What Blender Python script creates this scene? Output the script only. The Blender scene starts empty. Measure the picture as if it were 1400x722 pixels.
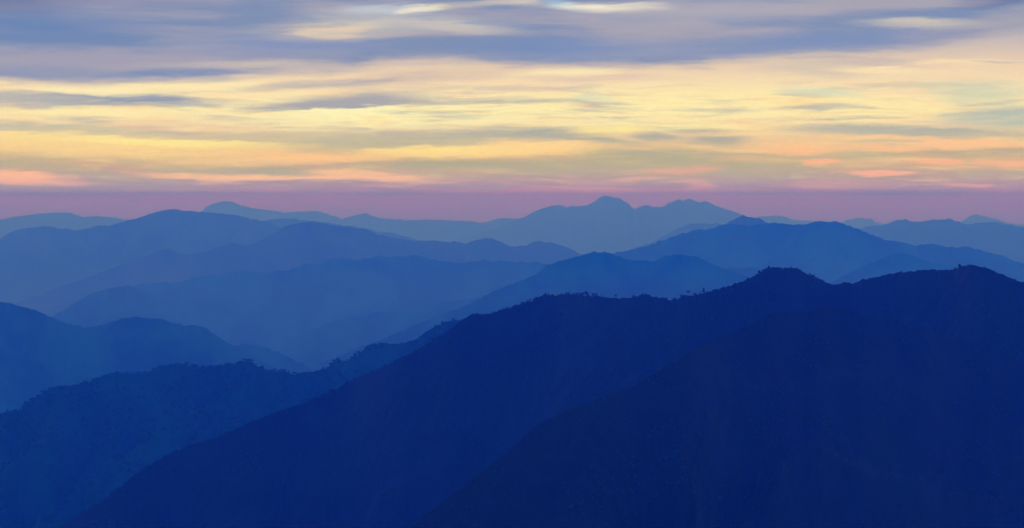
import bpy, math, random
import numpy as np

random.seed(7)
R = math.radians
S = bpy.context.scene
COL = S.collection

# ------------------------------------------------------------------ camera, world, sun, exposure
CZ = 1700.0                     # height of the viewpoint above the valley floor (m)
F = 2612.0                      # focal length in pixels of the 1400 px wide photograph
HOR = 268.0                     # row of the true horizon
PITCH = math.atan((361.0 - HOR) / F)

cam_d = bpy.data.cameras.new('camera')
cam_d.sensor_width = 36.0
cam_d.lens = 36.0 * F / 1400.0
cam_d.clip_start = 1.0
cam_d.clip_end = 300000.0
cam = bpy.data.objects.new('camera', cam_d)
COL.objects.link(cam)
cam.location = (0, 0, CZ)
cam.rotation_euler = (math.pi / 2 - PITCH, 0, 0)
S.camera = cam

S.render.engine = 'CYCLES'
S.cycles.use_denoising = True
S.cycles.use_adaptive_sampling = False
S.cycles.max_bounces = 6
S.cycles.diffuse_bounces = 2
S.cycles.volume_bounces = 1
S.cycles.sample_clamp_indirect = 4.0
S.view_settings.view_transform = 'Standard'
S.view_settings.look = 'None'
EXPOSURE = 1.4                   # dusk: exposed for the dark valleys
S.view_settings.exposure = EXPOSURE
S.view_settings.gamma = 1.0
S.view_settings.use_curve_mapping = False

SUN_EL, SUN_AZ = R(4.0), R(-3.0)
SKY_STRENGTH = 0.145
HAZE_DENSITY = 2.0e-4
HAZE_COLOR = (0.022, 0.142, 1.0)
HAZE_ABSORB = (1.0, 1.0, 1.0)
MIST_COLOR = (1.0, 0.85, 0.6)
MIST_DENSITY = 2.6e-5
MIST_TOP = 330.0                 # metres below the viewpoint
HAZE_G = 0.15

sun_d = bpy.data.lights.new('sun', 'SUN')
sun_d.energy = 0.2            # veiled by the cloud
sun_d.angle = R(20)
sun_d.color = (1.0, 0.72, 0.45)
sun = bpy.data.objects.new('sun', sun_d)
COL.objects.link(sun)
sun.location = (0, 0, CZ + 400)
# the lamp shines from the sun's place (ahead of the camera, low) towards the camera
sun.rotation_euler = (-(math.pi / 2 - SUN_EL), 0, -SUN_AZ)


def lin(c):
    out = []
    for v in c:
        v /= 255.0
        out.append(v / 12.92 if v <= 0.04045 else ((v + 0.055) / 1.055) ** 2.4)
    return (out[0], out[1], out[2], 1.0)


class NT:
    """small helper to write node trees"""
    def __init__(self, tree):
        self.t = tree
        tree.nodes.clear()

    def n(self, kind, ins=None, **kw):
        nd = self.t.nodes.new(kind)
        for k, v in kw.items():
            setattr(nd, k, v)
        if ins:
            for k, v in ins.items():
                if isinstance(v, bpy.types.NodeSocket):
                    self.t.links.new(v, nd.inputs[k])
                else:
                    nd.inputs[k].default_value = v
        return nd

    def m(self, op, a, b=0.0, c=0.0, clamp=False):
        return self.n('ShaderNodeMath', {0: a, 1: b, 2: c}, operation=op, use_clamp=clamp).outputs[0]

    def step(self, v, a, b, lo=0.0, hi=1.0):
        return self.n('ShaderNodeMapRange', {0: v, 1: a, 2: b, 3: lo, 4: hi}, interpolation_type='SMOOTHSTEP').outputs[0]

    def mix(self, fac, a, b):
        nd = self.n('ShaderNodeMix', data_type='RGBA')
        for i, v in ((0, fac), (6, a), (7, b)):
            if isinstance(v, bpy.types.NodeSocket):
                self.t.links.new(v, nd.inputs[i])
            else:
                nd.inputs[i].default_value = v
        return nd.outputs[2]

    def xyz(self, x, y, z=0.0):
        return self.n('ShaderNodeCombineXYZ', {0: x, 1: y, 2: z}).outputs[0]

    def noise(self, vec, scale, detail=4.0, rough=0.5, dist=0.0):
        return self.n('ShaderNodeTexNoise', {'Vector': vec, 'Scale': scale, 'Detail': detail, 'Roughness': rough,
                                             'Distortion': dist}, noise_dimensions='3D').outputs[0]


def build_world():
    w = bpy.data.worlds.new('World')
    S.world = w
    w.use_nodes = True
    k = NT(w.node_tree)
    d = k.n('ShaderNodeTexCoord').outputs['Generated']
    sep = k.n('ShaderNodeSeparateXYZ', {0: k.n('ShaderNodeVectorMath', {0: d}, operation='NORMALIZE').outputs[0]})
    x, y, z = sep.outputs
    az = k.m('ARCTAN2', x, y)
    el = k.m('ARCSINE', z)
    # azimuth and elevation of the direction, in steps of 1/2612 rad; U grows to the right, V downwards from 0 at elevation 6.1 deg
    U0 = k.m('MULTIPLY_ADD', az, F, 700.0)
    V0 = k.m('MULTIPLY_ADD', el, -F, HOR)
    # slow wind-drawn warp of the cloud sheets
    pw = k.xyz(k.m('MULTIPLY', U0, 1 / 170.0), k.m('MULTIPLY', V0, 1 / 32.0), 3.1)
    wn = k.n('ShaderNodeTexNoise', {'Vector': pw, 'Scale': 1.0, 'Detail': 3.0, 'Roughness': 0.55}, noise_dimensions='3D')
    wc = k.n('ShaderNodeSeparateColor', {0: wn.outputs['Color']})
    U = k.m('MULTIPLY_ADD', k.m('SUBTRACT', wc.outputs[0], 0.5), 130.0, U0)
    V = k.m('MULTIPLY_ADD', k.m('SUBTRACT', wc.outputs[1], 0.5), 15.0, V0)
    streak = k.noise(k.xyz(k.m('MULTIPLY', U, 1 / 120.0), k.m('MULTIPLY', V, 1 / 9.0), 0.7), 1.0, 5.0, 0.55)
    wisp = k.noise(k.xyz(k.m('MULTIPLY', U, 1 / 55.0), k.m('MULTIPLY', k.m('MULTIPLY_ADD', U, 0.03, V), 1 / 5.0), 9.2), 1.0, 8.0, 0.62)
    fibre = k.noise(k.xyz(k.m('MULTIPLY', U, 1 / 75.0), k.m('MULTIPLY', k.m('MULTIPLY_ADD', U, -0.02, V), 1 / 5.2), 6.1), 1.0, 8.0, 0.66)
    broad = k.noise(k.xyz(k.m('MULTIPLY', U, 1 / 330.0), k.m('MULTIPLY', V, 1 / 26.0), 5.5), 1.0, 3.0, 0.5)
    P = k.xyz(k.m('MULTIPLY_ADD', k.m('SUBTRACT', fibre, 0.5), 50.0, U), k.m('MULTIPLY_ADD', k.m('SUBTRACT', wisp, 0.5), 11.0, V))
    mod = k.m('MULTIPLY_ADD', wisp, 1.5, 0.15, clamp=True)

    # clear sky: Nishita, seen overhead and behind
    sky = k.n('ShaderNodeTexSky', sky_type='NISHITA')
    sky.sun_disc = False
    sky.sun_elevation = SUN_EL
    sky.sun_rotation = SUN_AZ
    sky.altitude = 1700
    sky.air_density = 1.0
    sky.dust_density = 0.5
    sky.ozone_density = 4.0
    clear = k.n('ShaderNodeMix', data_type='RGBA', blend_type='MULTIPLY', clamp_result=False)
    clear.inputs[0].default_value = 1.0
    k.t.links.new(sky.outputs[0], clear.inputs[6])
    s_ = SKY_STRENGTH
    clear.inputs[7].default_value = (s_, s_, s_, 1)
    clear = clear.outputs[2]

    # lit cloud veil near the horizon: colour by elevation
    ramp = k.n('ShaderNodeValToRGB')
    cr = ramp.color_ramp
    stops = [(-40, (150, 156, 190)), (40, (170, 170, 190)), (95, (235, 210, 180)), (120, (250, 226, 182)), (150, (255, 238, 178)),
             (172, (242, 216, 170)), (196, (228, 200, 160)), (214, (218, 188, 154)), (228, (208, 178, 148)), (240, (186, 166, 148)),
             (250, (172, 153, 144)), (257, (172, 150, 142)), (262, (205, 156, 138)), (268, (246, 165, 138)), (280, (240, 165, 138)), (300, (215, 162, 138))]
    lo, hi = -40.0, 300.0
    while len(cr.elements) < len(stops):
        cr.elements.new(0.5)
    for e, (v, c) in zip(cr.elements, stops):
        e.position = (v - lo) / (hi - lo)
        e.color = lin(c)
    k.t.links.new(k.n('ShaderNodeMapRange', {0: k.m('MULTIPLY_ADD', k.m('SUBTRACT', broad, 0.5), 18.0, V), 1: lo, 2: hi, 3: 0.0, 4: 1.0}).outputs[0], ramp.inputs[0])
    col = ramp.outputs[0]
    def blob(c, u, v, su, sv, rot, a, soft=0.8, wispy=True, crisp=0):
        nonlocal col
        if v > 212:      # low down, blue cut and green raised to offset the haze in front
            w_ = min(1.0, (v - 212) / 30.0)
            c = (c[0], min(255, c[1] + 15 * w_), max(0, c[2] - 30 * w_))
        if v > 245:
            a = a * 0.6
        q = k.n('ShaderNodeMapping', {0: P, 1: (u, v, 0), 2: (0, 0, R(rot)), 3: (su, sv, 1)}, vector_type='TEXTURE').outputs[0]
        g = k.n('ShaderNodeTexGradient', {0: q}, gradient_type='SPHERICAL').outputs[1]
        f = k.step(g, 0.0, soft, 0.0, a)
        if crisp:        # a sharp edge on one long side, fading away on the other
            qy = k.n('ShaderNodeSeparateXYZ', {0: q}).outputs[1]
            qy = k.m('MULTIPLY_ADD', k.m('SUBTRACT', wisp, 0.5), 0.5, qy)
            f = k.m('MULTIPLY', f, k.step(k.m('MULTIPLY', qy, float(crisp)), -0.16, 0.10))
        if wispy:
            f = k.m('MULTIPLY', f, mod)
        col = k.mix(f, col, lin(c))

    # --- broad tones of the bright band
    blob((255, 250, 190), 520, 158, 330, 36, 0, 0.95, 0.9, False)
    blob((255, 243, 175), 890, 148, 380, 42, 0, 0.75)
    blob((255, 238, 170), 1140, 152, 190, 34, 4, 0.8)
    blob((255, 232, 170), 90, 160, 240, 20, 0, 0.7)
    # thin grey-green gaps, golden and cream streaks all through the bright band
    band = k.m('MULTIPLY', k.step(V, 100.0, 140.0), k.step(V, 285.0, 225.0))
    col = k.mix(k.m('MULTIPLY', k.m('MULTIPLY', k.step(streak, 0.47, 0.70), band), 0.80), col, lin((180, 180, 172)))
    col = k.mix(k.m('MULTIPLY', k.m('MULTIPLY', k.step(streak, 0.48, 0.30), band), 0.55), col, lin((255, 218, 150)))
    col = k.mix(k.m('MULTIPLY', k.m('MULTIPLY', k.step(fibre, 0.48, 0.72), band), 0.45), col, lin((255, 240, 180)))
    col = k.mix(k.m('MULTIPLY', k.m('MULTIPLY', k.step(fibre, 0.51, 0.30), band), 0.60), col, lin((234, 190, 152)))

    blob((196, 194, 168), 90, 180, 260, 13, 3, 0.9)
    blob((255, 222, 150), 180, 205, 330, 26, 2, 0.9)
    blob((255, 236, 150), 210, 197, 140, 7, 2, 1.0, 0.6)
    blob((190, 186, 166), 590, 192, 280, 22, -1, 1.0)
    blob((200, 192, 165), 420, 190, 220, 14, 0, 0.8)
    blob((172, 176, 165), 730, 182, 130, 14, 0, 0.95)
    blob((176, 178, 165), 800, 194, 110, 7, 3, 0.9)
    blob((255, 220, 145), 640, 209, 190, 12, -1, 1.0, 0.6)
    blob((255, 214, 146), 760, 203, 130, 13, 4, 0.95)
    blob((255, 236, 150), 825, 179, 90, 9, 0, 1.0)
    blob((255, 222, 155), 1020, 178, 90, 14, 0, 0.7)
    blob((172, 172, 166), 890, 187, 55, 9, 0, 0.9)
    blob((170, 172, 168), 985, 192, 75, 11, 0, 0.9)
    blob((176, 176, 165), 960, 178, 60, 8, 0, 0.7)
    blob((180, 176, 158), 880, 218, 170, 22, 0, 0.9)
    blob((184, 184, 166), 1230, 181, 240, 13, 2, 0.95)
    blob((182, 194, 182), 1375, 163, 150, 26, 0, 0.95)
    blob((205, 212, 186), 1330, 130, 110, 20, 0, 0.8)
    blob((180, 176, 160), 1130, 215, 140, 14, 0, 0.6)
    blob((174, 166, 156), 1310, 210, 180, 10, 0, 0.7)
    # crisp upper rims of lit sheets, and crisp lower rims of grey ones
    blob((255, 232, 150), 620, 203, 150, 17, -2, 1.0, 0.9, False, 1)
    blob((255, 222, 150), 740, 196, 120, 20, 1, 0.9, 0.9, False, 1)
    blob((255, 238, 158), 250, 193, 260, 13, 2, 0.9, 0.9, False, 1)
    blob((255, 230, 150), 40, 184, 150, 20, 2, 0.8, 0.9, False, 1)
    blob((255, 244, 170), 900, 170, 200, 11, 0, 0.8, 0.9, False, 1)
    blob((255, 242, 182), 120, 153, 220, 14, 1, 0.7, 0.9, False, 1)
    blob((255, 214, 150), 410, 215, 170, 13, -2, 0.7, 0.9, False, 1)
    blob((255, 210, 150), 1300, 194, 150, 13, -2, 0.8, 0.9, False, 1)
    blob((182, 182, 172), 1250, 178, 190, 14, 2, 0.7, 0.9, False, 1)
    # --- golden and orange streaks low down
    blob((255, 205, 140), 430, 216, 190, 9, 1, 0.9)
    blob((255, 196, 130), 330, 242, 170, 7, 1, 0.95, 0.6)
    blob((255, 194, 132), 480, 240, 140, 9, 1, 0.9, 0.6)
    blob((188, 172, 146), 300, 232, 120, 9, 0, 0.9)
    blob((176, 164, 142), 390, 236, 60, 8, 0, 0.9)
    blob((190, 174, 148), 30, 226, 110, 10, 4, 0.9)
    blob((255, 186, 112), 30, 244, 130, 11, 3, 1.0, 0.6)
    blob((250, 178, 118), 70, 248, 60, 5, 2, 0.8)
    blob((168, 158, 148), 200, 262, 420, 14, 0, 0.7)
    blob((178, 164, 145), 600, 225, 120, 10, 0, 0.8)
    blob((178, 170, 158), 700, 228, 240, 15, 1, 0.75)
    blob((180, 170, 158), 1010, 230, 200, 14, -1, 0.7)
    blob((172, 164, 158), 130, 256, 320, 13, 0, 0.6)
    blob((184, 174, 160), 530, 226, 120, 8, 0, 0.6)
    blob((255, 205, 142), 1080, 202, 110, 16, 3, 0.8)
    blob((255, 198, 142), 1095, 208, 60, 8, 0, 0.9)
    blob((255, 200, 144), 1190, 203, 60, 7, 5, 0.9)
    blob((255, 202, 150), 1300, 200, 110, 8, 0, 0.95, 0.6)
    blob((255, 208, 150), 1220, 191, 120, 5, 2, 0.8)
    blob((255, 186, 132), 1122, 222, 34, 6, 0, 0.95, 0.5)
    blob((255, 186, 136), 1260, 222, 42, 6, 0, 0.95, 0.5)
    blob((250, 184, 138), 1345, 222, 50, 7, 0, 0.7)
    blob((255, 186, 138), 1375, 223, 32, 8, 0, 0.8, 0.6)
    blob((252, 178, 138), 1212, 237, 40, 4, 1, 0.95, 0.5)
    blob((250, 166, 138), 1315, 255, 40, 5, 2, 0.95, 0.5)
    blob((235, 168, 142), 958, 252, 34, 11, 14, 0.85, 0.6)
    blob((232, 170, 140), 925, 232, 85, 8, -4, 0.8)
    blob((224, 168, 146), 1140, 252, 90, 11, 0, 0.7)
    blob((212, 162, 140), 1190, 272, 130, 8, 0, 0.6)
    blob((222, 164, 140), 650, 270, 110, 10, 1, 0.85)
    blob((224, 166, 140), 820, 260, 120, 7, 2, 0.8)
    blob((222, 162, 138), 875, 269, 60, 7, 0, 0.8)
    blob((205, 155, 140), 470, 290, 110, 9, 2, 0.6)
    blob((205, 155, 140), 110, 290, 120, 9, 2, 0.6)
    # --- wedges of grey cloud under the deck
    blob((226, 200, 180), 800, 108, 150, 11, 0, 0.8)
    blob((224, 196, 178), 720, 122, 90, 7, 0, 0.7)
    blob((255, 240, 190), 770, 100, 120, 9, -2, 0.8)
    blob((215, 224, 198), 815, 134, 55, 8, 4, 0.8)
    blob((212, 222, 198), 1120, 129, 80, 8, 3, 0.8)
    blob((212, 198, 182), 1110, 97, 130, 20, 4, 0.8)
    blob((196, 182, 182), 1200, 90, 150, 9, 2, 0.7)
    blob((255, 232, 184), 1200, 101, 110, 7, 2, 0.8)
    blob((255, 228, 184), 1300, 92, 110, 7, 0, 0.8)
    blob((190, 186, 184), 1355, 92, 50, 3, 0, 0.8)
    blob((172, 170, 176), 480, 147, 170, 26, -4, 1.0, 0.6, False, -1)
    blob((255, 250, 196), 450, 150, 130, 14, -4, 0.9, 0.9, False, 1)
    blob((206, 186, 176), 560, 108, 190, 16, -4, 0.7)
    blob((176, 172, 178), 450, 116, 160, 8, -3, 0.7)
    blob((150, 160, 180), 150, 140, 230, 13, 1, 1.0, 0.6)
    blob((195, 190, 180), 40, 138, 150, 15, 2, 0.7)
    blob((255, 240, 190), 130, 128, 130, 8, 3, 1.0, 0.6)
    blob((255, 238, 186), 240, 124, 130, 12, -3, 0.9, 0.6)

    # --- the grey-blue cloud deck above; its lower edge is a curve along the azimuth
    fc = k.n('ShaderNodeFloatCurve')
    crv = fc.mapping.curves[0]
    edge = [(-500, 105), (0, 117), (120, 122), (200, 117), (300, 111), (400, 105), (480, 97), (545, 88), (620, 86), (700, 91), (800, 94),
            (950, 94), (1010, 87), (1080, 83), (1180, 77), (1280, 68), (1360, 57), (1420, 44), (1800, 30)]
    pts = [((u + 500) / 2300.0, v / 150.0) for u, v in edge]
    while len(crv.points) < len(pts):
        crv.points.new(0.5, 0.5)
    for p, (a, b) in zip(crv.points, pts):
        p.location = (a, b)
    fc.mapping.update()
    k.t.links.new(k.n('ShaderNodeMapRange', {0: U, 1: -500.0, 2: 1800.0, 3: 0.0, 4: 1.0}).outputs[0], fc.inputs[1])
    ev = k.m('MULTIPLY', fc.outputs[0], 150.0)
    dist = k.m('ADD', k.m('SUBTRACT', ev, V), k.m('MULTIPLY', k.m('SUBTRACT', wisp, 0.5), 16.0))
    deck_a = k.step(dist, -7.0, 13.0)
    dn = k.noise(k.xyz(k.m('MULTIPLY', U, 1 / 260.0), k.m('MULTIPLY', V, 1 / 22.0), 2.2), 1.0, 4.0, 0.5)
    dcol = k.mix(k.step(dn, 0.36, 0.66), lin((128, 145, 182)), lin((168, 165, 182)))
    under = col
    col = dcol
    blob((166, 162, 184), 130, 84, 330, 17, 0, 0.9, 0.8, False)
    blob((186, 178, 184), 330, 91, 190, 10, -2, 0.8)
    blob((116, 140, 188), 250, 107, 170, 15, -2, 0.75, 0.8, False)
    blob((142, 152, 186), 60, 104, 150, 17, 1, 0.7, 0.8, False)
    blob((96, 130, 184), 70, 45, 260, 36, 0, 0.8, 1.0, False)
    blob((144, 146, 178), 120, 8, 260, 22, 0, 0.8, 1.0, False)
    blob((126, 146, 194), 400, 62, 220, 26, 0, 0.8, 1.0, False)
    blob((116, 142, 196), 780, 68, 200, 24, 0, 0.7, 1.0, False)
    blob((138, 152, 190), 960, 72, 240, 26, 0, 0.7, 1.0, False)
    blob((126, 146, 192), 1130, 62, 220, 26, -2, 0.8, 1.0, False)
    blob((180, 176, 188), 960, 20, 260, 26, 0, 0.8, 1.0, False)
    blob((98, 112, 150), -20, 0, 190, 40, 4, 0.8, 1.0, False)  # lens vignette of the left corner painted into the cloud colour
    blob((78, 102, 152), 1400, 0, 130, 26, -6, 0.9, 1.0, False)  # right corner: vignette darkening painted into the cloud as well
    blob((205, 192, 184), 400, 92, 150, 12, 1, 0.8)
    blob((200, 190, 184), 470, 44, 170, 22, -2, 0.8)
    blob((228, 208, 182), 470, 40, 100, 9, -5, 0.9)
    blob((222, 204, 182), 440, 50, 70, 7, 2, 0.9)
    blob((192, 192, 196), 560, 32, 190, 18, 2, 0.8)
    blob((196, 206, 220), 540, 16, 110, 10, 0, 0.8)
    blob((206, 196, 190), 620, 40, 120, 12, 5, 0.7)
    blob((255, 244, 214), 588, 15, 55, 9, -6, 0.85, 1.0)
    blob((222, 208, 186), 660, 7, 110, 9, -6, 0.6, 1.0)
    blob((225, 212, 196), 715, 5, 60, 8, 2, 0.7, 1.0)
    blob((178, 212, 238), 778, 8, 60, 10, 8, 0.7, 1.0)
    blob((255, 246, 222), 835, 13, 95, 10, 0, 0.85, 1.0)
    blob((206, 198, 188), 1240, 38, 110, 10, 2, 0.9, 0.8)
    blob((176, 172, 180), 1380, 30, 120, 20, -8, 0.6)
    deck = col
    col = k.mix(deck_a, under, deck)
    # blue of the low sky cut, to offset the blue the haze box adds
    rgb = k.n('ShaderNodeSeparateColor', {0: col})
    low = k.n('ShaderNodeMapRange', {0: V0, 1: 165.0, 2: 248.0, 3: 1.0, 4: 0.12}, interpolation_type='SMOOTHSTEP').outputs[0]
    col = k.n('ShaderNodeCombineColor', {0: rgb.outputs[0], 1: rgb.outputs[1], 2: k.m('MULTIPLY', rgb.outputs[2], low)}).outputs[0]
    # torn cloud further up, thinning out to the clear dusk sky overhead and behind
    tornn = k.noise(k.xyz(k.m('MULTIPLY', U0, 1 / 500.0), k.m('MULTIPLY', V0, 1 / 160.0), 4.0), 1.0, 5.0, 0.55)
    e_ = 2.0 ** -EXPOSURE
    dim = k.n('ShaderNodeMix', data_type='RGBA', blend_type='MULTIPLY')
    dim.inputs[0].default_value = 1.0
    k.t.links.new(col, dim.inputs[6])
    dim.inputs[7].default_value = (e_, e_, e_, 1)
    col = dim.outputs[2]
    torn = k.mix(k.m('MULTIPLY', k.step(tornn, 0.42, 0.7), 0.5), clear, lin((105, 125, 170)))
    col = k.mix(k.step(V0, -60.0, -330.0), col, torn)
    front = k.step(y, -0.1, 0.75)
    col = k.mix(front, torn, col)
    bg = k.n('ShaderNodeBackground', {0: col, 1: 1.0})
    out = k.n('ShaderNodeOutputWorld')
    k.t.links.new(bg.outputs[0], out.inputs[0])
    w.cycles.sampling_method = 'MANUAL'
    w.cycles.sample_map_resolution = 1024


build_world()


# ------------------------------------------------------------------ materials
def principled(name, build):
    m = bpy.data.materials.new(name)
    m.use_nodes = True
    k = NT(m.node_tree)
    col, bump = build(k)
    b = k.n('ShaderNodeBsdfPrincipled', {'Roughness': 0.9, 'Specular IOR Level': 0.15})
    if isinstance(col, bpy.types.NodeSocket):
        k.t.links.new(col, b.inputs['Base Color'])
    else:
        b.inputs['Base Color'].default_value = col
    if bump is not None:
        bp = k.n('ShaderNodeBump', {'Height': bump, 'Strength': 0.6, 'Distance': 3.0})
        k.t.links.new(bp.outputs[0], b.inputs['Normal'])
    o = k.n('ShaderNodeOutputMaterial')
    k.t.links.new(b.outputs[0], o.inputs[0])
    return m


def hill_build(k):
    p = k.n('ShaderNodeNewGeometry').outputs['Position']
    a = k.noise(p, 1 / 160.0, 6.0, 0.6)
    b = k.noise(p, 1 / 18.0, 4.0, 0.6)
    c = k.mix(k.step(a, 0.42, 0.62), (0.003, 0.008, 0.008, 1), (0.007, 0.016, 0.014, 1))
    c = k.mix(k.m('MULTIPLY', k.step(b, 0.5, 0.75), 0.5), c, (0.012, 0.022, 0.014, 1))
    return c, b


def wood_build(k):
    p = k.n('ShaderNodeNewGeometry').outputs['Position']
    a = k.noise(p, 1 / 200.0, 6.0, 0.62)
    return k.mix(k.step(a, 0.40, 0.60), (0.004, 0.055, 0.036, 1), (0.006, 0.070, 0.046, 1)), k.noise(p, 1 / 18.0, 4.0, 0.6)


def tint_mid_build(k):
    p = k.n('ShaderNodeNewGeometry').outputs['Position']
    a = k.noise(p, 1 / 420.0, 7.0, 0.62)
    return k.mix(k.step(a, 0.40, 0.60), (0.012, 0.072, 0.045, 1), (0.040, 0.150, 0.075, 1)), k.noise(p, 1 / 40.0, 4.0, 0.6)  # extra green in the base colour makes up the haze tone at middle distance


def tint_far_build(k):
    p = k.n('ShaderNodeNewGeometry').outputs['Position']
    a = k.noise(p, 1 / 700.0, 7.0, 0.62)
    return k.mix(k.step(a, 0.40, 0.60), (0.10, 0.09, 0.05, 1), (0.20, 0.15, 0.08, 1)), k.noise(p, 1 / 60.0, 4.0, 0.6)  # brownish base colour carries part of the haze warmth of the far ridges


def tint_farthest_build(k):
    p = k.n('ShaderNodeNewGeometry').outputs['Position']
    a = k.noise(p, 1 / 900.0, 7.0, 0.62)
    return k.mix(k.step(a, 0.40, 0.60), (0.30, 0.19, 0.12, 1), (0.38, 0.24, 0.15, 1)), k.noise(p, 1 / 90.0, 4.0, 0.6)  # reddish base colour stands in for the warm haze over the farthest ranges


def ground_build(k):
    p = k.n('ShaderNodeNewGeometry').outputs['Position']
    a = k.noise(p, 1 / 900.0, 6.0, 0.6)
    return k.mix(k.step(a, 0.4, 0.6), (0.03, 0.05, 0.025, 1), (0.07, 0.075, 0.04, 1)), None


def leaf_build(k):
    p = k.n('ShaderNodeNewGeometry').outputs['Position']
    a = k.noise(p, 0.12, 2.0, 0.5)
    return k.mix(k.step(a, 0.35, 0.65), (0.004, 0.034, 0.024, 1), (0.008, 0.046, 0.032, 1)), None


def bark_build(k):
    p = k.n('ShaderNodeNewGeometry').outputs['Position']
    a = k.noise(p, 3.0, 3.0, 0.5)
    return k.mix(a, (0.05, 0.04, 0.03, 1), (0.12, 0.09, 0.07, 1)), None


M_HILL = principled('forested_slope', hill_build)
M_WOOD = principled('wooded_slope', wood_build)
M_TINT_MID = principled('haze_tint_mid_slope', tint_mid_build)
M_TINT_FAR = principled('haze_tint_far_slope', tint_far_build)
M_TINT_FARTHEST = principled('haze_tint_farthest_slope', tint_farthest_build)
M_GROUND = principled('valley_floor', ground_build)
M_LEAF = principled('foliage', leaf_build)
M_BARK = principled('bark', bark_build)


# ------------------------------------------------------------------ noise and helpers
def perlin(x, y, seed=0):
    x = np.asarray(x, float); y = np.asarray(y, float)
    xi = np.floor(x).astype(np.int64); yi = np.floor(y).astype(np.int64)
    xf = x - xi; yf = y - yi
    u = xf * xf * xf * (xf * (xf * 6 - 15) + 10); v = yf * yf * yf * (yf * (yf * 6 - 15) + 10)

    def g(ix, iy, dx, dy):
        h = (ix * 374761393 + iy * 668265263 + seed * 1442695041) & 0xFFFFFFFF
        h = ((h ^ (h >> 13)) * 1274126177) & 0xFFFFFFFF
        h = h ^ (h >> 16)
        a = (h & 0xFFFF) / 65536.0 * 2 * math.pi
        return np.cos(a) * dx + np.sin(a) * dy
    n00 = g(xi, yi, xf, yf); n10 = g(xi + 1, yi, xf - 1, yf)
    n01 = g(xi, yi + 1, xf, yf - 1); n11 = g(xi + 1, yi + 1, xf - 1, yf - 1)
    a = n00 + u * (n10 - n00); b = n01 + u * (n11 - n01)
    return (a + v * (b - a)) * 1.5


def fbm(x, y, oct=4, seed=0, gain=0.5):
    t = 0; a = 1.0
    for i in range(oct):
        t = t + a * perlin(x * 2 ** i, y * 2 ** i, seed + i * 17)
        a *= gain
    return t


def ridged(x, y, oct=4, seed=0, gain=0.5):
    t = 0; a = 1.0; s = 0
    for i in range(oct):
        t = t + a * (1 - np.abs(perlin(x * 2 ** i, y * 2 ** i, seed + i * 31)))
        s += a; a *= gain
    return t / s


def pchip(xp, yp, x):
    xp = np.array(xp, float); yp = np.array(yp, float)
    h = np.diff(xp); d = np.diff(yp) / h
    m = np.zeros_like(yp)
    m[0] = d[0]; m[-1] = d[-1]
    for i in range(1, len(xp) - 1):
        if d[i - 1] * d[i] > 0:
            w1 = 2 * h[i] + h[i - 1]; w2 = h[i] + 2 * h[i - 1]
            m[i] = (w1 + w2) / (w1 / d[i - 1] + w2 / d[i])
    i = np.clip(np.searchsorted(xp, x) - 1, 0, len(h) - 1)
    t = (x - xp[i]) / h[i]
    t2 = t * t; t3 = t2 * t
    return ((2 * t3 - 3 * t2 + 1) * yp[i] + (t3 - 2 * t2 + t) * h[i] * m[i]
            + (-2 * t3 + 3 * t2) * yp[i + 1] + (t3 - t2) * h[i] * m[i + 1])


CP, SP = math.cos(PITCH), math.sin(PITCH)


def unproject(px, py, D):
    """world point on the sight line of a photo pixel at horizontal forward distance D"""
    a = (px - 700.0) / F
    b = (361.0 - py) / F
    fy = CP + b * SP
    fz = -SP + b * CP
    return a / fy * D, D + 0 * a, CZ + fz / fy * D


def mesh_obj(name, verts, faces, mat, parent=None, smooth=True):
    me = bpy.data.meshes.new(name)
    verts = np.asarray(verts, np.float32); faces = np.asarray(faces, np.int32)
    nf, k = faces.shape
    me.vertices.add(len(verts)); me.vertices.foreach_set('co', verts.ravel())
    me.loops.add(nf * k); me.loops.foreach_set('vertex_index', faces.ravel())
    me.polygons.add(nf)
    me.polygons.foreach_set('loop_start', np.arange(0, nf * k, k, dtype=np.int32))
    me.polygons.foreach_set('use_smooth', np.full(nf, smooth))
    me.update(calc_edges=True)
    me.materials.append(mat)
    o = bpy.data.objects.new(name, me)
    COL.objects.link(o)
    if parent is not None:
        o.parent = parent
    return o


def tag(o, label, cat=None, group=None, kind=None):
    o['label'] = label
    if cat:
        o['category'] = cat
    if group:
        o['group'] = group
    if kind:
        o['kind'] = kind


# ------------------------------------------------------------------ the ground
def make_ground():
    nx, ny = 121, 161
    X, Y = np.meshgrid(np.linspace(-30000, 30000, nx), np.linspace(-4000, 72000, ny))
    Z = 60 * fbm(X / 5000, Y / 5000, 4, 3) + 20
    Z = np.maximum(Z, -30)
    v = np.stack([X.ravel(), Y.ravel(), Z.ravel()], 1)
    i = np.arange(nx * ny).reshape(ny, nx)
    f = np.stack([i[:-1, :-1], i[:-1, 1:], i[1:, 1:], i[1:, :-1]], -1).reshape(-1, 4)
    o = mesh_obj('ground', v, f, M_GROUND)
    tag(o, 'dark wooded valley floor lying deep between all the mountain ridges', 'ground', kind='structure')


make_ground()

RIDGES = {}


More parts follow.
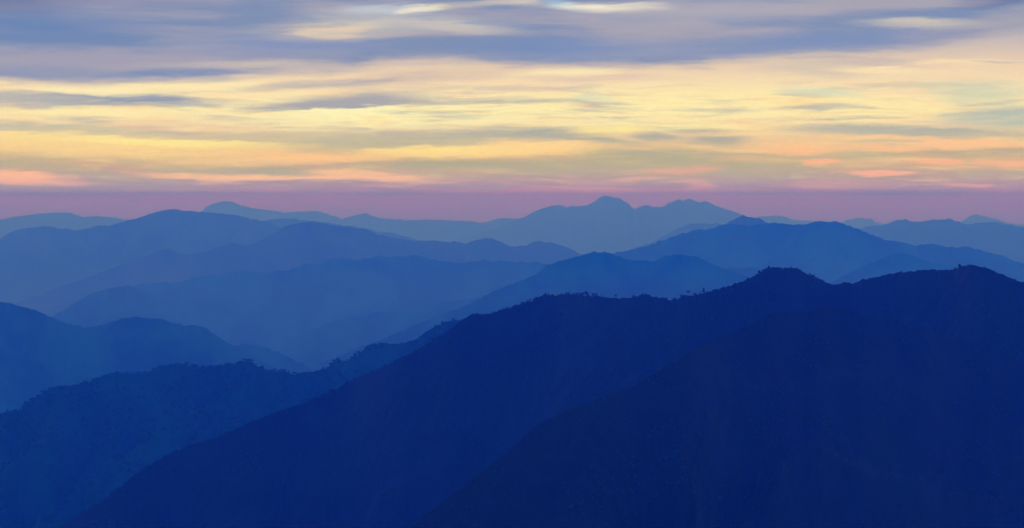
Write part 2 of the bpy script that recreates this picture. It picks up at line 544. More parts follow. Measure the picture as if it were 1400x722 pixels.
def ridge(key, name, label, pts, D, slope=0.6, step=1.4, rows=70, jag=0.5, spur=500.0, spur_amp=0.5, seed=1, ext=(450, 450),
          front_w=None, tuft=0.3, mat=None, cat='mountain ridge'):
    """a mountain ridge: its crest runs along the sight lines of pts, its flanks fall to the valley floor before and behind it.
    D = distance, or ((x, D), (x, D) ...)"""
    xp = [p[0] for p in pts]; yp = [p[1] for p in pts]
    # beyond the last traced point the crest keeps sinking or rolls on outside the frame
    if ext[0]:
        e = ext[0]
        xp = [xp[0] - e, xp[0] - e * 0.45] + xp
        yp = [yp[0] + e * 0.10, yp[0] + e * 0.03] + yp
    if ext[1]:
        e = ext[1]
        xp = xp + [xp[-1] + e * 0.45, xp[-1] + e]
        yp = yp + [yp[-1] + e * 0.03, yp[-1] + e * 0.10]
    if not ext[0]:
        s = max(0.25, min(0.7, (yp[0] - yp[1]) / max(1, xp[1] - xp[0])))
        xp = [xp[0] - 160] + xp; yp = [yp[0] + 160 * s] + yp
    if not ext[1]:
        s = max(0.25, min(0.7, (yp[-1] - yp[-2]) / max(1, xp[-1] - xp[-2])))
        xp = xp + [xp[-1] + 160]; yp = yp + [yp[-1] + 160 * s]
    x = np.arange(xp[0], xp[-1], step)
    y = 0.25 * pchip(xp, yp, x) + 0.75 * np.interp(x, xp, yp)
    ys = y + 0.0
    y = y - 1.3 * jag * (fbm(x / 22.0, x * 0 + seed * 3.3, 5, seed, 0.62)) * 0.9
    y = y - 1.35 * fbm(x / 8.0, x * 0 + seed * 5.1, 3, seed + 60, 0.6)
    # tree tops of the wood on the crest
    y = y - 1.7 * tuft * np.maximum(0, perlin(x / 4.2, x * 0 + seed * 1.7, seed + 40) + 0.5 * perlin(x / 2.3, x * 0, seed + 41)) * (0.6 + perlin(x / 45.0, x * 0, seed + 42))
    if isinstance(D, (int, float)):
        Dx = np.full_like(x, float(D))
    else:
        Dx = np.interp(x, [d[0] for d in D], [d[1] for d in D])
    Dx = Dx * (1 + 0.045 * fbm(x / 260.0, x * 0 + seed, 3, seed + 5))
    cx, cy, cz = unproject(x, y, Dx)
    _, _, czs = unproject(x, ys, Dx)
    dm = float(np.median(Dx))
    if front_w is None:
        front_w = (CZ - 100) / slope * 1.05
    front_w = min(front_w, dm * 0.92)
    back_w = front_w * 0.7
    nb = max(8, rows // 5)
    sf = front_w * (np.linspace(0, 1, rows) ** 1.7)
    sb = -back_w * (np.linspace(0, 1, nb + 1)[1:] ** 1.6)[::-1]
    s = np.concatenate([sb, sf])
    # direction of each column: towards the camera, in plan
    L = np.hypot(cx, cy)
    ux, uy = cx / L, cy / L
    Sg = s[:, None]
    X = cx[None, :] - ux[None, :] * Sg
    Y = cy[None, :] - uy[None, :] * Sg
    a = np.abs(Sg)
    r0 = 0.0007 * dm
    drop = slope * (np.sqrt(a * a + r0 * r0) - r0)
    along = np.concatenate([[0], np.cumsum(np.hypot(np.diff(cx), np.diff(cy)))])[None, :]
    wob = fbm(X / (spur * 2.2), Y / (spur * 2.2), 2, seed + 9) * spur * 0.35
    rn = ridged((along + wob + 0.55 * Sg) / (spur * 1.3), Sg / (spur * 1.5) + seed, 3, seed + 3, 0.45)
    if dm < 4000:
        spur_amp = 0.2
    env = np.minimum(spur_amp * a, spur * 0.65)
    rough_w = 0.006 * dm + 6
    Z = czs[None, :] + (cz - czs)[None, :] * np.exp(-(a / rough_w) ** 2) - drop - env * (1.0 - rn) * 1.9
    fine = np.minimum(a * 0.06, 0.012 * spur + 1)
    Z = Z - fine * (0.6 + fbm(X / (spur * 0.08), Y / (spur * 0.08), 3, seed + 21))
    n, mcol = Z.shape
    v = np.stack([X, Y, Z], -1).reshape(-1, 3)
    i = np.arange(n * mcol).reshape(n, mcol)
    f = np.stack([i[:-1, :-1], i[:-1, 1:], i[1:, 1:], i[1:, :-1]], -1).reshape(-1, 4)
    # leave away what lies under the valley floor
    keep = (v[f][:, :, 2].max(1) > -60)
    f = f[keep]
    f = f[:, ::-1]
    mat = mat if mat else M_TINT_FARTHEST if dm > 27600 else M_TINT_FAR if dm > 16500 else M_TINT_MID if dm > 6000 else M_HILL  # slope colour steps with distance, haze tint painted in beyond the near hills
    o = mesh_obj(name, v, f, mat)
    tag(o, label, cat, kind='structure')
    RIDGES[key] = dict(x=x, y=y, cx=cx, cy=cy, cz=cz, X=X, Y=Y, Z=Z, s=s, D=Dx, obj=o)
    return o


# ------------------------------------------------------------------ the ridges, far to near
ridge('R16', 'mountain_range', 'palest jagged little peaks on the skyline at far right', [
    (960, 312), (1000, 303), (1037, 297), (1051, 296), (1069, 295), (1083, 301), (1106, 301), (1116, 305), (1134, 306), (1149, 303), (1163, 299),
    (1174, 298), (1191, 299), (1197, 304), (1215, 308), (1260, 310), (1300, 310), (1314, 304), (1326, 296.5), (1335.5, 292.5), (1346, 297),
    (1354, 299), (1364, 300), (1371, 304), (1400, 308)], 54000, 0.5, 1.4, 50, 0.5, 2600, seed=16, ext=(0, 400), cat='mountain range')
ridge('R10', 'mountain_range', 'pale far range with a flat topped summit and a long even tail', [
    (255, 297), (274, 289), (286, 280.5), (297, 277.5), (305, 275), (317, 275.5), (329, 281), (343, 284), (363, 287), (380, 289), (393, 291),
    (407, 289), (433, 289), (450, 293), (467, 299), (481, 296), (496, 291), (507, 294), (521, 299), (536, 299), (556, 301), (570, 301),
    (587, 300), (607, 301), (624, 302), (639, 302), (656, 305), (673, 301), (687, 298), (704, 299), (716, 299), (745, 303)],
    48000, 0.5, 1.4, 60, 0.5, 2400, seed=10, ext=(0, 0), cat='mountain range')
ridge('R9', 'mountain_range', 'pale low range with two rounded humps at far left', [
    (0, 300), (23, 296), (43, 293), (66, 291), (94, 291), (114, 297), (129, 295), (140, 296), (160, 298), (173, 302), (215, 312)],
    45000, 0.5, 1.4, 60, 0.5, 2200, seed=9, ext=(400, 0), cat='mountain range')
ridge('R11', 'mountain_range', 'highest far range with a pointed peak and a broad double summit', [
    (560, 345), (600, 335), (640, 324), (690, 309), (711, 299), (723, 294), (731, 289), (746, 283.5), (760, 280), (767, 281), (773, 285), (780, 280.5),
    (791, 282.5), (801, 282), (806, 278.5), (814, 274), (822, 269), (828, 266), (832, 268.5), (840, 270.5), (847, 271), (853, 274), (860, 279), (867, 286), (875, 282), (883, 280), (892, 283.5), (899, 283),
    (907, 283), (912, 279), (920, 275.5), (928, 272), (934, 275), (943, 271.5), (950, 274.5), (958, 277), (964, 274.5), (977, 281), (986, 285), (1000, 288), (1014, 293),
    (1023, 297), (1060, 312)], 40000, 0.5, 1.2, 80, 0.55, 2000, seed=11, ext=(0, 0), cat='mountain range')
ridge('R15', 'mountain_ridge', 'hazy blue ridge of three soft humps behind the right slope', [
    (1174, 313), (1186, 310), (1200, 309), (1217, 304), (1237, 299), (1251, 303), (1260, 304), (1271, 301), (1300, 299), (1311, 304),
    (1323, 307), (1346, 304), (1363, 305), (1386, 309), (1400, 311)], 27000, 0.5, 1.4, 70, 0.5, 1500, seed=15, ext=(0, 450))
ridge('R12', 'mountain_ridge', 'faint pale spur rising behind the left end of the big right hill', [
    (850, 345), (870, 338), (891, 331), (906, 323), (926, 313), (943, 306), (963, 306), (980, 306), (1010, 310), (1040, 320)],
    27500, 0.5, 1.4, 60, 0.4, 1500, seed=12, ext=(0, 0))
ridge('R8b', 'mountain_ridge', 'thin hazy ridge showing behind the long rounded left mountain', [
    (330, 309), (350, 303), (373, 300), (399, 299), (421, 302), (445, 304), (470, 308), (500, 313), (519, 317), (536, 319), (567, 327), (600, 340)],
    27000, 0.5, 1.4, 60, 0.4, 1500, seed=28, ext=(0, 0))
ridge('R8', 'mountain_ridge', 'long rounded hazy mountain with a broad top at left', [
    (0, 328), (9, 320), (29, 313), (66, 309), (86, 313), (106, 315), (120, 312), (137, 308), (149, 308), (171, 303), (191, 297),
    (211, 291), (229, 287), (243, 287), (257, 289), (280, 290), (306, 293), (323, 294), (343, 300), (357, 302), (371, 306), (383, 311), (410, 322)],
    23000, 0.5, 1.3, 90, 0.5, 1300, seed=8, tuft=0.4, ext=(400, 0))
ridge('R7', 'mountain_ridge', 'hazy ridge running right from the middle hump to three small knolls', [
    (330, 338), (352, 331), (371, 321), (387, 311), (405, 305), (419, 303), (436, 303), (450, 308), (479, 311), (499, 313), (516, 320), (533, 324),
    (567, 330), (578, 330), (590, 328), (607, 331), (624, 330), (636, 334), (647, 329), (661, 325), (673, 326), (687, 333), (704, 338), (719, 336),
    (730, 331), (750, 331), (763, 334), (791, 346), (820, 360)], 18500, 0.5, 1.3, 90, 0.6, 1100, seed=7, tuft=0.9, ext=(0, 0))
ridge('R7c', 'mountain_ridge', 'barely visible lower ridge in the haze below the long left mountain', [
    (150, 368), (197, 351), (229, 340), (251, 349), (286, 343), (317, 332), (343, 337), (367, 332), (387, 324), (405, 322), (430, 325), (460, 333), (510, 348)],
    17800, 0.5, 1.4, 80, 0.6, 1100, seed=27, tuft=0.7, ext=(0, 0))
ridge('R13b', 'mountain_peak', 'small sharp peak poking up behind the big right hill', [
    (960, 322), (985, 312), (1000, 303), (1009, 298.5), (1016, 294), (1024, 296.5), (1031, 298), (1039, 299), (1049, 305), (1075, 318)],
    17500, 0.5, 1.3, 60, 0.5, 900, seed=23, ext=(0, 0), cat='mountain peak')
ridge('R13', 'mountain_ridge', 'big blue hill with a long even right slope falling to the frame edge', [
    (843, 346), (860, 343), (883, 336), (911, 327), (943, 317), (951, 314), (966, 314), (986, 308), (1000, 306), (1020, 309), (1043, 307), (1060, 304),
    (1071, 306), (1086, 308), (1103, 307), (1117, 303), (1137, 303), (1151, 305), (1166, 310), (1183, 317), (1200, 324), (1214, 330),
    (1234, 331), (1254, 336), (1274, 333), (1286, 336), (1303, 338), (1320, 338), (1340, 341), (1357, 347), (1371, 350), (1386, 356), (1400, 360)],
    15000, 0.5, 1.2, 100, 0.7, 800, seed=13, tuft=1.1, ext=(0, 400))
ridge('R6', 'mountain_ridge', 'wide wooded blue ridge crossing the middle left, crest nearly level', [
    (90, 432), (150, 402), (187, 391), (211, 386), (248, 386), (266, 378), (300, 376), (329, 371), (357, 373), (367, 373), (396, 368), (419, 360), (436, 363),
    (447, 355), (473, 353), (490, 356), (510, 351), (527, 350), (547, 351), (570, 349), (587, 354), (607, 359), (630, 360), (653, 357), (693, 357),
    (747, 361), (800, 372)], 15000, 0.5, 1.2, 100, 0.9, 800, seed=6, tuft=1.7, ext=(0, 0))
ridge('R6a', 'hill', 'rounded wooded shoulder at the left foot of the wide middle ridge', [
    (60, 442), (76, 430), (94, 420), (114, 408), (137, 397), (154, 393), (168, 391), (186, 394), (205, 402), (225, 416), (250, 436), (290, 470)],
    13500, 0.5, 1.3, 70, 0.8, 700, seed=26, tuft=1.6, ext=(0, 0), cat='hill')
ridge('R14', 'hill', 'faint dark spur in front of the big right hill, peak left of its slope', [
    (1120, 400), (1143, 383), (1160, 374), (1183, 363), (1206, 354), (1223, 347), (1234, 346), (1249, 350), (1263, 356), (1286, 362), (1310, 366), (1350, 380)],
    12000, 0.5, 1.3, 80, 0.6, 700, seed=14, tuft=0.9, ext=(0, 0), cat='hill')
ridge('R14b', 'hill', 'tiny low rise in the haze beside the dark central summit', [
    (960, 384), (980, 373), (997, 367), (1015, 366), (1031, 367), (1055, 373), (1090, 384)], 12000, 0.5, 1.4, 50, 0.5, 700, seed=24, ext=(0, 0), cat='hill')
ridge('R5b', 'hill', 'faint low ridge fading left from the foot of the twin topped hill', [
    (350, 510), (385, 486), (395, 474), (420, 457), (450, 441), (500, 430), (540, 424), (565, 420), (620, 412), (660, 405), (700, 400), (760, 410)],
    12300, 0.5, 1.3, 80, 0.7, 700, seed=25, tuft=0.9, ext=(0, 0), cat='hill')
ridge('R5', 'hill', 'smooth blue hill with two low tops behind the dark ridge centre', [
    (600, 432), (640, 416), (671, 400), (700, 388), (729, 377), (749, 363), (771, 356), (794, 349), (814, 344), (829, 345), (843, 350), (860, 355), (877, 357), (897, 356),
    (917, 349), (934, 348), (951, 351), (971, 360), (1000, 370), (1017, 377), (1060, 395)], 9800, 0.5, 1.1, 100, 0.6, 600, seed=5, tuft=0.7, ext=(0, 0), cat='hill')
ridge('R4b', 'hill', 'small wooded knoll behind the right end of the left blue hill', [
    (270, 482), (300, 478), (322, 474), (332, 471), (341, 470), (352, 474), (365, 475), (380, 482), (393, 487), (410, 496), (427, 504), (450, 516)],
    9300, 0.5, 1.2, 60, 0.9, 500, seed=22, tuft=1.8, ext=(0, 0), cat='hill')
ridge('R4', 'hill', 'blue hill with a broad wooded hump at the left edge', [
    (0, 413), (19, 417), (47, 423), (71, 434), (95, 444), (118, 447), (142, 445), (166, 436), (190, 434), (213, 435), (237, 442), (265, 445),
    (284, 451), (303, 464), (322, 475), (345, 488), (390, 510)], 7900, 0.5, 1.1, 100, 1.0, 500, seed=4, tuft=1.6, ext=(400, 0), cat='hill')
ridge('R3', 'hill', 'dark teal blue wooded ridge rising from the left edge to the tree lined knolls', [
    (0, 568), (8, 563), (24, 562), (32, 553), (45, 546), (55, 540), (66, 533), (75, 530), (90, 529), (105, 529), (117, 524), (135, 516),
    (153, 509), (165, 510.5), (180, 512), (200, 510), (215, 502), (230, 500), (256, 499), (275, 502), (300, 501), (318, 498.5), (328, 495), (333, 492.5), (340, 494),
    (355, 502), (370, 507), (385, 508), (400, 511.5), (430, 509), (445, 504), (455, 497), (461, 493.5), (470, 494.5), (478, 491), (490, 484), (498, 478), (505, 471.5),
    (515, 470), (535, 469.5), (553, 469.5), (570, 463), (580, 455), (586, 451), (610, 440), (622, 438), (640, 436), (670, 434)],
    ((0, 4200), (450, 4700), (660, 4400)), 0.30, 1.0, 180, 0.8, 320, seed=3, tuft=0.8, mat=M_WOOD, ext=(400, 0), cat='hill')
ridge('R2', 'hill', 'long dark blue ridge climbing from lower left to the two summits at right', [
    (60, 735), (104, 707), (142, 683), (190, 645), (237, 617), (303, 595), (355, 572), (417, 550), (465, 528), (500, 511), (530, 498), (570, 478), (606, 456), (630, 440),
    (646, 430.5), (665, 429), (681, 426), (700, 420), (726, 412.5), (738, 404), (746, 403), (760, 404), (779, 402), (795, 402), (805, 404), (816, 404.5), (830, 407.3),
    (850, 408), (870, 405.5), (882, 403.5), (895, 406), (910, 410), (925, 410.5), (932, 406), (945, 404.5), (955, 402.5), (970, 399), (990, 392.5), (1000, 390),
    (1015, 384.5), (1030, 377), (1042, 370.5), (1050, 367), (1060, 366.5), (1070, 366.5), (1085, 366.5), (1095, 370.5), (1105, 376), (1112, 377), (1125, 384), (1135, 388),
    (1143, 389.5), (1152, 387), (1165, 389), (1180, 382), (1190, 381), (1205, 376), (1220, 374), (1245, 371), (1262, 368), (1280, 369.5),
    (1300, 369), (1312, 364), (1330, 363), (1345, 365), (1360, 371), (1375, 377), (1388, 383), (1400, 386)],
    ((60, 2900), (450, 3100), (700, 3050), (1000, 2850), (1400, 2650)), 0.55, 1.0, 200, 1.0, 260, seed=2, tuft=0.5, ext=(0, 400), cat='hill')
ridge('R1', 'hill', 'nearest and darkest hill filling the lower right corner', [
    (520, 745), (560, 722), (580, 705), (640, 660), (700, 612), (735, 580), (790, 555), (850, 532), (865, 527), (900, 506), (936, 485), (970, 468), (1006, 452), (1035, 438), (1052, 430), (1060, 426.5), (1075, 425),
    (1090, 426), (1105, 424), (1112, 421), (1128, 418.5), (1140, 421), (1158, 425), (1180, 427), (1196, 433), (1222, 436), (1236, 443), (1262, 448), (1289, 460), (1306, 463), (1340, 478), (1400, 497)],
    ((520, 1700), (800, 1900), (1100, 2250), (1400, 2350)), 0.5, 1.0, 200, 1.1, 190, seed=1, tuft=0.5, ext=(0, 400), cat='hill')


# ------------------------------------------------------------------ woods on the near slopes
def ico_variant(seed):
    t = (1 + 5 ** 0.5) / 2
    v = np.array([(-1, t, 0), (1, t, 0), (-1, -t, 0), (1, -t, 0), (0, -1, t), (0, 1, t), (0, -1, -t), (0, 1, -t), (t, 0, -1), (t, 0, 1), (-t, 0, -1), (-t, 0, 1)], float)
    v /= np.linalg.norm(v, axis=1)[:, None]
    f = [(0, 11, 5), (0, 5, 1), (0, 1, 7), (0, 7, 10), (0, 10, 11), (1, 5, 9), (5, 11, 4), (11, 10, 2), (10, 7, 6), (7, 1, 8), (3, 9, 4), (3, 4, 2), (3, 2, 6),
         (3, 6, 8), (3, 8, 9), (4, 9, 5), (2, 4, 11), (6, 2, 10), (8, 6, 7), (9, 8, 1)]
    v = list(map(tuple, v)); cache = {}; nf = []

    def mid(a, b):
        q = (min(a, b), max(a, b))
        if q not in cache:
            p = (np.array(v[a]) + np.array(v[b])) / 2
            v.append(tuple(p / np.linalg.norm(p))); cache[q] = len(v) - 1
        return cache[q]
    for a, b, c in f:
        ab, bc, ca = mid(a, b), mid(b, c), mid(c, a)
        nf += [(a, ab, ca), (b, bc, ab), (c, ca, bc), (ab, bc, ca)]
    rg = np.random.default_rng(seed)
    v = np.array(v) * rg.uniform(0.62, 1.12, (len(v), 1))
    v[:, 2] = v[:, 2] * 0.75 + 0.62
    return v, np.array(nf)


ICO = [ico_variant(i) for i in range(6)]


def woods(key, label, n, r_lo, r_hi, smax, seed, patch=90.0, thr=-0.15, xlim=(-250, 1650)):
    g = RIDGES[key]
    rg = np.random.default_rng(seed)
    X, Y, Z, s, x = g['X'], g['Y'], g['Z'], g['s'], g['x']
    # candidate cells, weighted by their area
    js = np.where((s[:-1] > -25) & (s[:-1] < smax))[0]
    wj = (s[js + 1] - s[js]); wj = wj / wj.sum()
    cols = np.where((x[:-1] > xlim[0]) & (x[:-1] < xlim[1]))[0]
    m = int(n * 2.6)
    j = rg.choice(js, m, p=wj); c = rg.choice(cols, m)
    a, b = rg.random(m), rg.random(m)

    def bil(A):
        return (A[j, c] * (1 - a) * (1 - b) + A[j, c + 1] * (1 - a) * b + A[j + 1, c] * a * (1 - b) + A[j + 1, c + 1] * a * b)
    px, py, pz = bil(X), bil(Y), bil(Z)
    ok = (fbm(px / patch, py / patch, 3, seed) > thr + rg.uniform(-0.25, 0.25, m)) & (pz > 60)
    idx = np.where(ok)[0][:n]
    px, py, pz = px[idx], py[idx], pz[idx]
    k = len(idx)
    rad = rg.uniform(r_lo, r_hi, k) * (0.8 + 0.5 * rg.random(k) ** 3)
    ang = rg.uniform(0, 2 * math.pi, k)
    var = rg.integers(0, len(ICO), k)
    V, Fc, off = [], [], 0
    for q in range(len(ICO)):
        w = np.where(var == q)[0]
        if not len(w):
            continue
        v, f = ICO[q]
        ca, sa = np.cos(ang[w])[:, None], np.sin(ang[w])[:, None]
        r = rad[w][:, None]; hz = r * rg.uniform(0.8, 1.5, (len(w), 1))
        vx = (v[None, :, 0] * ca - v[None, :, 1] * sa) * r + px[w][:, None]
        vy = (v[None, :, 0] * sa + v[None, :, 1] * ca) * r + py[w][:, None]
        vz = v[None, :, 2] * hz + pz[w][:, None] - 0.3
        V.append(np.stack([vx, vy, vz], -1).reshape(-1, 3))
        Fc.append((f[None] + (np.arange(len(w)) * len(v))[:, None, None] + off).reshape(-1, 3))
        off += len(w) * len(v)
    o = mesh_obj('forest', np.concatenate(V), np.concatenate(Fc), M_LEAF, smooth=False)
    tag(o, label, 'forest', kind='stuff')


woods('R1', 'low scrub and woodland covering the nearest lower right hill', 9000, 0.9, 1.9, 620, 101, 60, -0.05)
woods('R2', 'woodland covering the flank of the long dark ridge', 9000, 1.3, 2.6, 700, 102, 90, -0.1)
woods('R3', 'dense woodland covering the teal blue left ridge', 17000, 1.8, 3.4, 900, 103, 150, -0.35, (-250, 760))


# ------------------------------------------------------------------ single trees along the crests
def tube(V, Fc, p0, p1, r0, r1, sides=6):
    p0, p1 = np.array(p0, float), np.array(p1, float)
    d = (p1 - p0) / np.linalg.norm(p1 - p0)
    a = np.cross(d, (0.3, 0.9, 0.1)); a /= np.linalg.norm(a); b = np.cross(d, a)
    base = len(V)
    for p, r in ((p0, r0), (p1, r1)):
        for i in range(sides):
            t = 2 * math.pi * i / sides
            V.append(p + r * (math.cos(t) * a + math.sin(t) * b))
    for i in range(sides):
        Fc.append((base + i, base + (i + 1) % sides, base + sides + (i + 1) % sides, base + sides + i))


def tree_meshes(kind, seed):
    """trunk with limbs, and a crown of leaf clumps; one unit high"""
    rg = np.random.default_rng(seed)
    V, Fc = [], []
    clumps = []
    if kind == 'round':
        tube(V, Fc, (0, 0, -0.06), (0.02, 0, 0.42), 0.06, 0.045)
        for i in range(5):
            t = i * 1.26 + rg.uniform(-.3, .3)
            e = (0.24 * math.cos(t), 0.24 * math.sin(t), rg.uniform(0.55, 0.72))
            tube(V, Fc, (0.02, 0, 0.36 + 0.02 * i), e, 0.018, 0.006, 5)
            clumps.append((e, 0.19))
        for i in range(7):
            t = rg.uniform(0, 6.28); r = rg.uniform(0, 0.22)
            clumps.append(((r * math.cos(t), r * math.sin(t), rg.uniform(0.6, 0.86)), rg.uniform(0.13, 0.19)))
    elif kind == 'spreading':
        tube(V, Fc, (0, 0, -0.06), (0.05, 0.01, 0.5), 0.06, 0.045)
        for i in range(6):
            t = i * 1.05 + rg.uniform(-.3, .3)
            L = rg.uniform(0.22, 0.40)
            e = (0.05 + L * math.cos(t), L * math.sin(t), rg.uniform(0.68, 0.85))
            tube(V, Fc, (0.04, 0.01, 0.42 + 0.02 * i), e, 0.017, 0.006, 5)
            clumps.append((e, rg.uniform(0.12, 0.17)))
        for i in range(4):
            clumps.append(((rg.uniform(-.15, .25), rg.uniform(-.2, .2), rg.uniform(0.8, 0.92)), 0.13))
    elif kind == 'tall':
        tube(V, Fc, (0, 0, -0.06), (0, 0, 0.9), 0.04, 0.01)
        for i in range(11):
            h = 0.22 + 0.068 * i
            w = 0.17 * (1 - (h - 0.2) / 0.85) + 0.03
            t = i * 2.4
            e = (w * math.cos(t), w * math.sin(t), h - 0.02)
            tube(V, Fc, (0, 0, h - 0.03), e, 0.009, 0.004, 5)
            clumps.append((e, w * 0.55 + 0.03)); clumps.append(((-e[0] * .5, -e[1] * .5, h + 0.02), w * 0.5 + 0.03))
    else:   # bush
        for i in range(6):
            t = i * 1.05
            e = (0.3 * math.cos(t), 0.3 * math.sin(t), rg.uniform(0.35, 0.6))
            tube(V, Fc, (0.03 * math.cos(t), 0.03 * math.sin(t), -0.06), e, 0.022, 0.006, 5)
            clumps.append((e, 0.24))
        for i in range(7):
            clumps.append(((rg.uniform(-.3, .3), rg.uniform(-.3, .3), rg.uniform(0.3, 0.75)), rg.uniform(0.18, 0.25)))
    LV, LF = [], []
    for c, r in clumps:
        for _ in range(52):
            d = rg.normal(size=3); d /= np.linalg.norm(d)
            p = np.array(c) + d * r * rg.uniform(0.35, 1.0) * (1, 1, 0.8)
            a = rg.normal(size=3); a /= np.linalg.norm(a)
            b = np.cross(a, d); b /= np.linalg.norm(b) + 1e-6
            q = rg.uniform(0.03, 0.062)
            n0 = len(LV)
            LV += [p - a * q, p - b * q * 0.7, p + a * q, p + b * q * 0.7]
            LF.append((n0, n0 + 1, n0 + 2, n0 + 3))
    return (np.array(V), np.array(Fc)), (np.array(LV), np.array(LF))


PROTO = {}


def proto(kind, seed):
    if (kind, seed) not in PROTO:
        t, c = tree_meshes(kind, seed)
        to = mesh_obj('trunk', t[0], t[1], M_BARK)
        co = mesh_obj('crown', c[0], c[1], M_LEAF, smooth=False)
        PROTO[(kind, seed)] = [to, co, False]
    return PROTO[(kind, seed)]


def tree(key, px, h_px, kind='round', seed=0, width=1.0, sink=0.0, back=0.0, label=None, group=None, lean=0.0):
    """a tree rooted on the crest of a ridge where the photo pixel column px meets it, h_px pixels high"""
    g = RIDGES[key]
    cx, cy, cz = (np.interp(px, g['x'], g[q]) for q in ('cx', 'cy', 'cz'))
    D = float(np.interp(px, g['x'], g['D']))
    h = 0.85 * h_px * D / F
    e = bpy.data.objects.new('tree', None)
    e.empty_display_size = 1.0
    COL.objects.link(e)
    e.location = (cx, cy + back, cz - 0.03 * h - sink * h)
    e.rotation_euler = (0, lean, random.uniform(0, 6.28) if not lean else 0.0)
    e.scale = (h * width, h * width, h)
    p = proto(kind, seed)
    if not p[2]:
        p[0].parent = e; p[1].parent = e; p[2] = True
    else:
        for src in p[:2]:
            c = src.copy(); COL.objects.link(c); c.parent = e
    tag(e, label, 'tree', group)


rt = random.Random(31)
GL = 'trees along the crest of the left ridge'
LL = 'small dark tree in the row along the teal blue left ridge crest'
x = -30.0
while x < 440:
    h = 2.6 + 3.4 * rt.random() ** 2 + 1.4 * math.sin(x / 23.0) ** 2
    kd = rt.choice(['bush', 'bush', 'round', 'round', 'tall'])
    tree('R3', x, h * (1.15 if kd == 'tall' else 1.0), kd, rt.randrange(2), rt.uniform(0.95, 1.4), 0.25, rt.uniform(-6, 6), LL, GL)
    x += rt.uniform(2.6, 6.0)
GK = 'trees on the slope up to the knoll'
LK = 'small tree on the stepped rise between the left ridge and the knoll'
for q, h, kd in ((434, 4, 'round'), (438, 3.4, 'bush'), (442, 5, 'round'), (447, 3.5, 'bush'), (452, 4, 'bush'), (466, 4, 'bush'), (471, 4.2, 'bush'), (475, 4.4, 'round'), (480, 4, 'bush'), (484, 5, 'round'),
                 (496, 3, 'bush'), (512, 2, 'bush'), (524, 1.8, 'bush'), (537, 1.8, 'bush'), (548, 2, 'bush')):
    tree('R3', q, h, kd, rt.randrange(2), 1.2, 0.28, rt.uniform(-4, 4), LK, GK)
tree('R3', 457, 6.0, 'bush', 0, 1.2, 0.15, 0, 'broad round tree on top of the small knoll, beside a larger one')
tree('R3', 462, 7.2, 'bush', 1, 1.1, 0.15, 0, 'largest round tree on top of the small knoll mid left')
tree('R3', 450, 6.0, 'spreading', 0, 0.8, 0.0, 0, 'thin leaning tree just left of the small knoll', lean=0.25)
tree('R3', 490.5, 8.5, 'round', 1, 0.95, 0.2, 0, 'tree with a dark round crown below the flat shoulder edge')
tree('R3', 486.0, 5.5, 'bush', 1, 1.1, 0.1, 3, 'lower tree just left of the round crowned one by the shoulder')
G2 = 'trees along the crest of the dark ridge'
L2 = 'small tree on the crest of the long dark ridge'
for q, h, kd in ((612, 2.5, 'bush'), (617, 2, 'bush'), (624, 2.5, 'round'), (631, 3, 'bush'), (653, 2.5, 'bush'), (660, 2.2, 'bush'), (674, 3.4, 'round'), (683, 3, 'bush'), (688, 3, 'bush'),
                 (692.5, 4, 'round'), (697, 3, 'bush'), (701, 3.2, 'bush'), (707, 3.5, 'bush'), (713, 4.4, 'round'), (717, 3.4, 'bush'), (721, 3.4, 'bush'), (730, 3.4, 'bush'), (733, 3, 'bush'),
                 (745, 2.6, 'bush'), (756, 2.4, 'bush'), (763, 2.8, 'bush'), (768, 3, 'bush'), (774, 3.6, 'bush'), (778, 3.2, 'round'), (784, 3.4, 'bush'), (788, 3.8, 'bush'),
                 (835, 1.8, 'bush'), (848, 1.8, 'bush'), (905, 2, 'bush'), (925, 2.2, 'bush'), (931, 4, 'bush'), (935, 4.2, 'bush'), (946, 2.4, 'bush'), (951, 3, 'bush'), (957.5, 3.6, 'round'), (967, 2, 'bush'),
                 (1022, 2.4, 'bush'), (1029, 2.8, 'bush'), (1034, 3, 'bush'), (1044, 2.6, 'bush'), (1053, 2, 'bush'), (1063, 2.2, 'bush'), (1090, 2.4, 'bush'), (1099, 2.4, 'bush'),
                 (1113, 3, 'bush'), (1118, 2.6, 'bush'), (1126, 2.2, 'bush'), (1152, 2.2, 'bush'), (1181, 2.4, 'bush'), (1192, 2, 'bush'), (1374, 2, 'bush'), (1388, 2.4, 'bush')):
    tree('R2', q, h * 1.1, kd, rt.randrange(2), rt.uniform(1.0, 1.5), 0.2, rt.uniform(-3, 3), L2, G2)
x = 90.0
while x < 600:
    tree('R2', x, rt.uniform(1.6, 4.0), rt.choice(['bush', 'bush', 'round']), rt.randrange(2), rt.uniform(0.9, 1.3), 0.1, rt.uniform(-4, 4),
         'small dark tree along the spur edge falling to the lower left', 'trees along the falling spur edge')
    x += rt.uniform(4, 11)
tree('R2', 725, 6.0, 'tall', 0, 1.2, 0.0, 0, 'upright tree on the steep step below the long flat crest')
tree('R2', 750, 4.6, 'tall', 1, 1.0, 0.0, 0, 'slim tree standing just above the bushes left on the flat crest')
tree('R2', 792.5, 5.6, 'bush', 0, 1.2, 0.1, 0, 'lowest and leftmost of the crowded trees in the tall clump on the crest')
tree('R2', 797, 7.4, 'bush', 1, 1.0, 0.1, 2, 'middle tree of the tall clump on the dark crest')
tree('R2', 802.3, 9.6, 'bush', 0, 0.85, 0.1, 0, 'tallest tree of the clump, right beside a narrow gap')
tree('R2', 811, 7.8, 'bush', 1, 0.95, 0.1, 0, 'thick tree right of the narrow gap in the tall clump')
tree('R2', 815.5, 5.0, 'bush', 0, 1.1, 0.1, 2, 'low bushy tree against the thick one right of the gap')
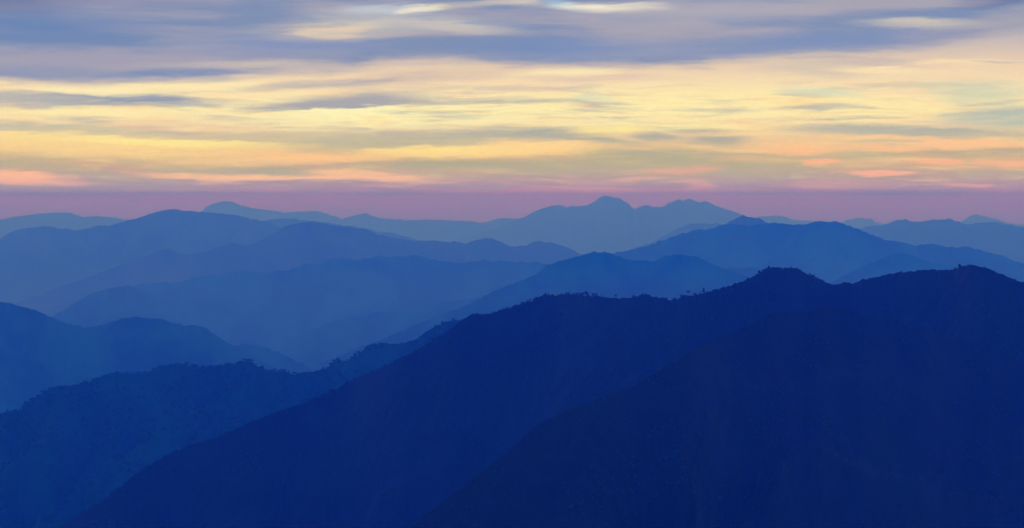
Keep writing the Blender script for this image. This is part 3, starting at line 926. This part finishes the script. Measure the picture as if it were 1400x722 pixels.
tree('R2', 822, 3.6, 'spreading', 0, 1.0, 0.0, 0, 'little tree alone between the tall clump and the saddle')
tree('R2', 841.5, 6.0, 'round', 1, 1.0, 0.0, 0, 'lone round tree on the bare saddle of the dark ridge')
tree('R2', 911, 3.2, 'spreading', 1, 1.1, 0.0, 0, 'small flat topped tree in the dip right of the low hump')
tree('R2', 919, 3.4, 'round', 0, 1.0, 0.0, 0, 'small round tree in the dip, nearer the next rise')
tree('R2', 940.5, 9.0, 'spreading', 0, 0.8, 0.0, 0, 'tall thin tree with airy round crown above the dip')
tree('R2', 962, 9.0, 'tall', 1, 1.1, 0.0, 0, 'single narrow upright tree on the long climb to the summit')
tree('R2', 1069.5, 2.8, 'round', 1, 1.2, 0.0, 0, 'tiny tree in the middle of the flat dark summit')
tree('R2', 1081.5, 3.6, 'tall', 0, 1.3, 0.0, 0, 'tiny pointed tree near the right end of the flat summit')
tree('R2', 1107.5, 4.0, 'bush', 0, 1.2, 0.05, 0, 'bushy tree on the shoulder right of the flat summit')


# ------------------------------------------------------------------ haze: one box of even air round everything
def make_haze():
    x0, x1, y0, y1, z0, z1 = -31000, 31000, -4500, 72500, -90, CZ + 100
    v = [(x0, y0, z0), (x1, y0, z0), (x1, y1, z0), (x0, y1, z0), (x0, y0, z1), (x1, y0, z1), (x1, y1, z1), (x0, y1, z1)]
    f = [(0, 3, 2, 1), (4, 5, 6, 7), (0, 1, 5, 4), (1, 2, 6, 5), (2, 3, 7, 6), (3, 0, 4, 7)]
    m = bpy.data.materials.new('haze')
    m.use_nodes = True
    k = NT(m.node_tree)
    pv = k.n('ShaderNodeVolumePrincipled', {'Color': HAZE_COLOR + (1,), 'Density': HAZE_DENSITY, 'Anisotropy': HAZE_G,
                                            'Absorption Color': HAZE_ABSORB + (1,)})
    o = k.n('ShaderNodeOutputMaterial')
    k.t.links.new(pv.outputs[0], o.inputs['Volume'])
    ob = mesh_obj('haze', v, f, m, smooth=False)
    tag(ob, 'blue evening haze filling the air between the mountain ridges', 'haze', kind='stuff')


make_haze()


def make_mist():
    """evening mist in the valleys, with a high part added to warm the far ranges"""
    x0, x1 = -30500, 30500
    prof = [(6400, -85), (60000, -85), (60000, CZ + 92), (17000, CZ + 92), (9500, CZ - MIST_TOP), (6400, CZ - MIST_TOP)]  # top raised beyond the valleys, added to turn the far ranges warmer
    v = [(x0, p[0], p[1]) for p in prof] + [(x1, p[0], p[1]) for p in prof]
    n = len(prof)
    f = []
    for i in range(n):
        j = (i + 1) % n
        f.append((i, j, n + j, n + i))
    f += [(0, 5, 4, 3), (0, 3, 2, 1), (6, 9, 10, 11), (6, 7, 8, 9)]
    m = bpy.data.materials.new('valley_and_far_mist')
    m.use_nodes = True
    k = NT(m.node_tree)
    pv = k.n('ShaderNodeVolumePrincipled', {'Color': MIST_COLOR + (1,), 'Density': MIST_DENSITY, 'Anisotropy': 0.1,
                                            'Absorption Color': (1, 1, 1, 1)})
    o = k.n('ShaderNodeOutputMaterial')
    k.t.links.new(pv.outputs[0], o.inputs['Volume'])
    ob = mesh_obj('valley_and_far_mist', v, f, m, smooth=False)
    tag(ob, 'pale evening mist lying in the valleys and an added warm layer before the far ranges', 'mist', kind='stuff')


make_mist()

top = max(float(g['Z'].max()) for g in RIDGES.values())
print('highest ridge above viewpoint', top - CZ)
